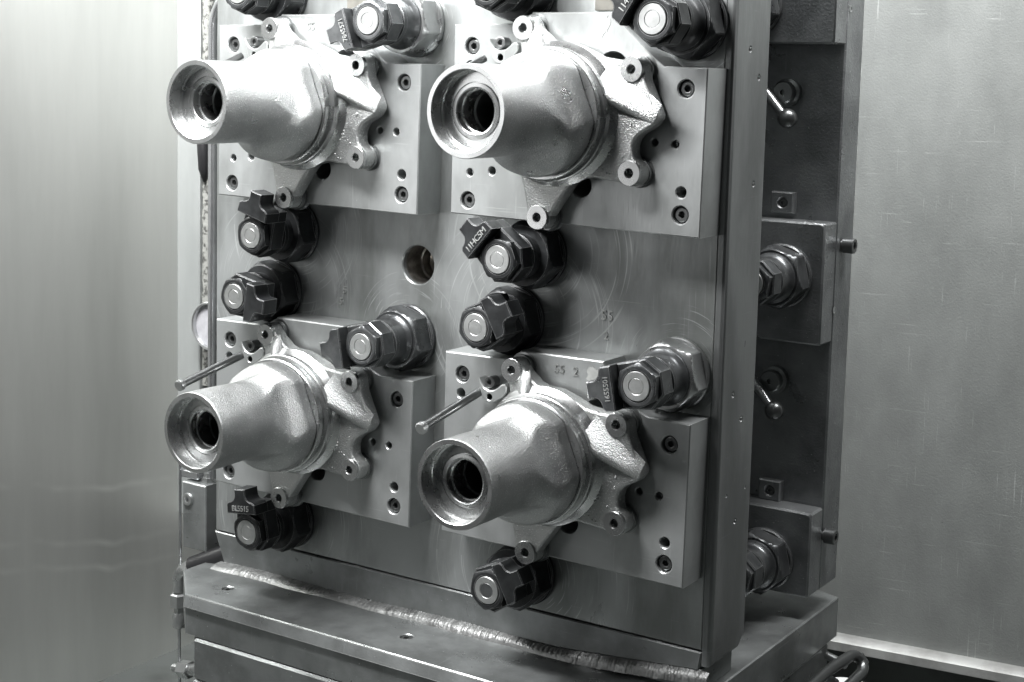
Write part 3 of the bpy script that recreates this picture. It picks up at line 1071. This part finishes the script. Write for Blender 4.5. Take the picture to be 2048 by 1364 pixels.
#        unit, kind: arm angle, collar, arm, nut, height, letters, label
CL = [
    ('UL', 'A', -160, 'bright', 'grey', 'grey', 0.0, "7845571", "steel swing clamp with a bright mirror-flat collar above the upper left casting"),
    ('UR', 'A', 147, 'black', 'black', 'black', 0.0, "11410", "dark swing clamp stamped 1141 at the top right of the tombstone"),
    ('LL', 'A', -170, 'grey', 'grey', 'grey', 0.0, None, "grey unlettered swing clamp resting over the lower left casting's right ear"),
    ('LR', 'A', -169, 'bright', 'grey', 'grey', 0.0, "1655501", "swing clamp with a pale steel collar over the lower right casting's ear"),
    ('UL', 'B', 74, 'black', 'black', 'black', 0.03, None, "black swing clamp pointing up under the upper left casting"),
    ('UR', 'B', 139, 'black', 'black', 'black', 0.03, "11HC5M", "black lettered swing clamp pointing up and left under the upper right casting"),
    ('LL', 'B', 97, 'black', 'black', 'black', 0.03, "BL5515", "black swing clamp pointing up under the lower left casting, near the valve block"),
    ('LR', 'B', 29, 'black', 'black', 'black', 0.03, None, "black swing clamp with a dull stud at the bottom of the lower right casting"),
    ('LL', 'C', -8, 'black', 'black', 'black', 0.03, None, "black swing clamp pointing right just above the lower left casting's bracket"),
    ('LR', 'C', 29, 'black', 'black', 'black', 0.03, None, "dark swing clamp turned up and right between the two right castings"),
    ('UL', 'C', 70, 'black', 'black', 'black', 0.03, None, "black swing clamp cut by the picture's top edge above the tube's bend"),
    ('UR', 'C', 70, 'black', 'black', 'black', 0.03, None, "black swing clamp cut by the picture's top edge above the upper right casting's top boss"),
]
for u, k, ang, cm, am, nm, dy, letters, label in CL:
    a = AXIS[k]
    loc = Vector((UNIT[u].x + a[0], 0.0, UNIT[u].z + a[1]))
    t = thing("swing_clamp", label, "swing clamp", loc, "swing clamps round the castings")
    c = put("hex_collar", ME['collar_' + cm], t)
    put("weep_hole", ME['weep'], c, (0.084 * cos(WEEP if not (u == 'LR' and k == 'A') else radians(118)), 0, 0.084 * sin(WEEP if not (u == 'LR' and k == 'A') else radians(118))))
    put("neck", ME['neck_' + am], t, (0, dy, 0))
    r = rot_y(ang)
    arm = put("clamp_arm", ME['arm_' + am], t, (0, dy, 0), r)
    put("arm_tip", ME['tip_' + am], arm)
    if letters:
        me = text_mesh("stamped_code", letters, 0.024 if len(letters) > 6 else 0.028, M['stamp_light'], 0.0016, 0.92)
        put("stamped_code", me, arm, (0.086, TOP - 0.0012, 0.0), (0, radians(90), 0))
    put("hex_nut", ME['nut_' + nm], t, (0, dy, 0), rot_y(30 if k == 'A' else ang * 0.3 + 12))
    s = put("stud_ring", ME['stud'] if not (u == 'LR' and k == 'B') else ME['stud'], t, (0, dy, 0))
    put("stud_core", ME['stud_dark'] if (u, k) == ('LR', 'B') else ME['stud_core'], s)

# rear clamps seen through the gap, on the step blocks
for x, z, lab in ((-0.115, -0.185, "shiny hex rear clamp on the middle rear block"), (-0.135, -1.175, "shiny hex rear clamp on the lowest rear block"), (-0.265, 0.72, "hex rear clamp on the top rear block, cut by the picture's edge")):
    t = thing("rear_clamp", lab, "clamp", (x, 0.765, z), "clamps in the gap behind the front slab")
    put("hex_collar", ME['collar_grey'], t)
    put("neck", ME['neck_grey'], t)
    put("clamp_arm", ME['arm_grey'], t, (0, 0, 0), rot_y(180))
    put("hex_nut", ME['nut_grey'], t, (0, 0, 0), rot_y(20))
    s = put("stud_ring", ME['stud'], t)
    put("stud_core", ME['stud_dark'], s)

# pale round rests beside the notches (bright worn spots on the two right plates)
for u, dx, dz, r in (('UR', 0.118, 0.252, 0.026), ('LR', 0.130, 0.246, 0.022)):
    rnd = random.Random(5)
    pts = [(dx + r * (0.60 + 0.5 * rnd.random()) * cos(2 * pi * k / 26), dz + 1.35 * r * (0.60 + 0.5 * rnd.random()) * sin(2 * pi * k / 26)) for k in range(26)]
    mb = prism(pts, -0.0012, 0.0005, 0.0)
    o = put("coolant_mark", finish("coolant_mark", mb, M['residue'], smooth=False), None, UNIT[u])
    tag(o, "pale dried coolant mark beside the clamp on the %s plate" % WHERE[u], "coolant mark")

# tan pads above the upper plates
for x, w, lab in ((-1.335, 0.115, "tan square pad above the upper left plate"), (-0.375, 0.115, "tan square pad above the upper right plate")):
    mb = box(x - w / 2, x + w / 2, -0.012, -0.0005, 0.665, 0.79, 0.003)
    o = put("pad_block", finish("pad_block", mb, M['tan']))
    tag(o, lab, "pad")

# ------------------------------------------------------------------ left-hand plumbing
t = thing("cover_strip", "tall pale grey cover strip beside the left edge of the tombstone", "cover strip", (0, 0, 0))
mb = box(-2.405, -2.284, 0.20, 0.26, -1.30, 0.95, 0.004)
put("strip_sheet", finish("strip_sheet", mb, M['strip']), t)
mb = box(-2.284, -1.90, 0.235, 0.30, -1.30, 0.95, 0.003)
put("backing_sheet", finish("backing_sheet", mb, M['tomb_side']), t)
rnd = random.Random(21)
mb = tube([(-2.262 + rnd.uniform(-.003, .003), 0.226, 0.95 - i * 0.035) for i in range(50)], 0.022, 10, rfun=lambda i, n, tt: 0.021 + 0.004 * rnd.random())
put("sealant_bead", finish("sealant_bead", mb, M['sealant'], 80), t)
mb = tube([(-2.262, 0.20, 0.24), (-2.262, 0.198, 0.17), (-2.258, 0.198, 0.08), (-2.256, 0.20, 0.03)], 0.02, 10, rfun=lambda i, n, tt: (0.010, 0.024, 0.022, 0.006)[i])
put("sealant_gap", finish("sealant_gap", mb, M['rubber'], 80), t)

mb = tube([(-2.068, 0.05, -1.07), (-2.068, 0.05, 0.652), (-1.985, 0.04, 0.755), (-1.80, 0.0, 0.80)], 0.0165, 16, bend=0.05)
tag(put("hydraulic_tube", finish("hydraulic_tube", mb, M['tube'], 60)), "shiny steel tube running up the left edge and bending right at the top", "tube")

t = thing("pressure_gauge", "round white-faced pressure gauge half hidden behind the steel tube", "gauge", (-2.150, 0.12, -0.508))
mb = lathe([(0.0, 0.06), (0.088, 0.06), (0.092, 0.05), (0.094, 0.0), (0.090, -0.006), (0.083, -0.004), (0.081, 0.012)], 48)
put("gauge_case", finish("gauge_case", mb, M['bright']), t)
mb = lathe([(0.0, 0.010), (0.0815, 0.010)], 48)
put("dial", finish("dial", mb, M['dial'], smooth=False), t)

t = thing("valve_block", "upright rectangular steel valve block with one socket screw, under the lower left casting", "valve block", (-2.112, 0.0, -1.213))
mb = MB()
prism([(-0.061, 0.127), (-0.061, -0.127), (0.060, -0.127), (0.060, 0.127)], 0.0, 0.09, 0.004, [circle(-0.028, 0.063, 0.0185, 20)], mb=mb, hole_bev=0.002)
put("block_body", finish("block_body", mb, M['base']), t)
mb = socket_screw(0.024, 0.014, 0.03)
put("cap_screw", finish("cap_screw", mb, M['bright']), t, (-0.028, -0.010, 0.063))
mb = lathe([(0.0, 0.165), (0.018, 0.165), (0.018, 0.147), (0.025, 0.147), (0.025, 0.125)], 6, axis='z', c=(0.03, 0.045))
put("top_fitting", finish("top_fitting", mb, M['bright']), t)
mb = box(-0.105, 0.0, 0.02, 0.075, 0.135, 0.165, 0.004)
put("top_bracket", finish("top_bracket", mb, M['tube']), t)

t = thing("elbow_fitting", "bright pipe elbow with union nut on the thin pipe at the pallet's left corner", "pipe fitting", (-2.19, 0.0, -1.45))
mb = tube([(0.0, 0, -0.070), (0.0, 0, 0.012), (0.050, 0.0, 0.030)], 0.024, 16, bend=0.040)
put("elbow", finish("elbow", mb, M['bright'], 60), t)
mb = lathe([(0.0, -0.155), (0.02, -0.155), (0.02, -0.132), (0.034, -0.128), (0.034, -0.082), (0.028, -0.076), (0.0, -0.076)], 6, axis='z')
put("union_nut", finish("union_nut", mb, M['bright']), t)
mb = lathe([(0.0, -0.212), (0.024, -0.210), (0.027, -0.17), (0.022, -0.155), (0.0, -0.155)], 18, axis='z')
put("ferrule", finish("ferrule", mb, M['bright']), t)
mb = tube([(0.044, 0, 0.028), (0.078, 0, 0.042)], 0.033, 6)
put("hose_nut", finish("hose_nut", mb, M['bright']), t)
mb = tube([(-2.118, 0.0, -1.410), (-1.99, 0.03, -1.348), (-1.86, 0.10, -1.28)], 0.040, 16)
tag(put("rubber_hose", finish("rubber_hose", mb, M['rubber'], 60)), "short black rubber hose from the elbow to the tombstone's corner", "hose")
mb = tube([(-2.19, 0.0, -1.66), (-2.186, 0.0, -2.34)], 0.006, 10)
mb = tube([(-2.205, 0.02, -0.95), (-2.205, 0.02, -1.43)], 0.006, 10, mb=mb)
tag(put("thin_pipe", finish("thin_pipe", mb, M['tube'], 60)), "thin steel pipe running down through the bright elbow", "pipe")
t = thing("pipe_coupling", "small shiny pipe coupling at the lower left picture edge beside the pallet slabs", "pipe fitting", (-2.16, 0.0, -1.83))
mb = tube([(-0.06, 0, 0.0), (-0.02, 0.0, 0.005)], 0.016, 10)
mb = tube([(-0.02, 0, 0.005), (0.03, 0.0, 0.012)], 0.034, 6, mb=mb)
put("coupling_nut", finish("coupling_nut", mb, M['bright']), t)
mb = tube([(0.03, 0, 0.012), (0.085, 0.0, 0.03)], 0.024, 12)
put("coupling_sleeve", finish("coupling_sleeve", mb, M['bright'], 60), t)

# ------------------------------------------------------------------ right-hand pipe loop and disc beside the pallet
mb = tube([(0.085, 0.36, -1.565), (0.085, 0.86, -1.555), (0.11, 1.05, -1.55), (0.15, 1.05, -1.60), (0.135, 0.86, -1.625), (0.13, 0.36, -1.64)], 0.020, 14, bend=0.05)
tag(put("pipe_loop", finish("pipe_loop", mb, M['screw'], 60)), "bent steel pipe loop beside the pallet's right side", "pipe")
t = thing("pipe_clip", "small bright clip screw inside the bend of the pipe loop", "clip", (0.06, 0.97, -1.575))
mb = tube([(-0.03, 0.0, 0.02), (0.05, -0.02, 0.01)], 0.015, 10)
put("clip_screw", finish("clip_screw", mb, M['bright'], 60), t)
mb = tube([(-0.02, -0.06, -0.03), (0.04, -0.08, -0.04)], 0.016, 6)
put("clip_nut", finish("clip_nut", mb, M['bright']), t)
mb = lathe([(0.0, 0.0), (0.095, 0.0), (0.105, -0.006), (0.105, -0.05), (0.0, -0.05)], 40, axis='z')
tag(put("drain_cover", finish("drain_cover", mb, M['white']), None, (-0.10, 1.55, -1.90)), "white round drain cover at the bottom edge right of the pallet", "drain cover")
mb = lathe([(0.06, -0.05), (0.06, -0.45)], 24, axis='z')
tag(put("drain_post", finish("drain_post", mb, M['floor']), None, (-0.10, 1.55, -1.90)), "dark round post under the white drain cover", "post")
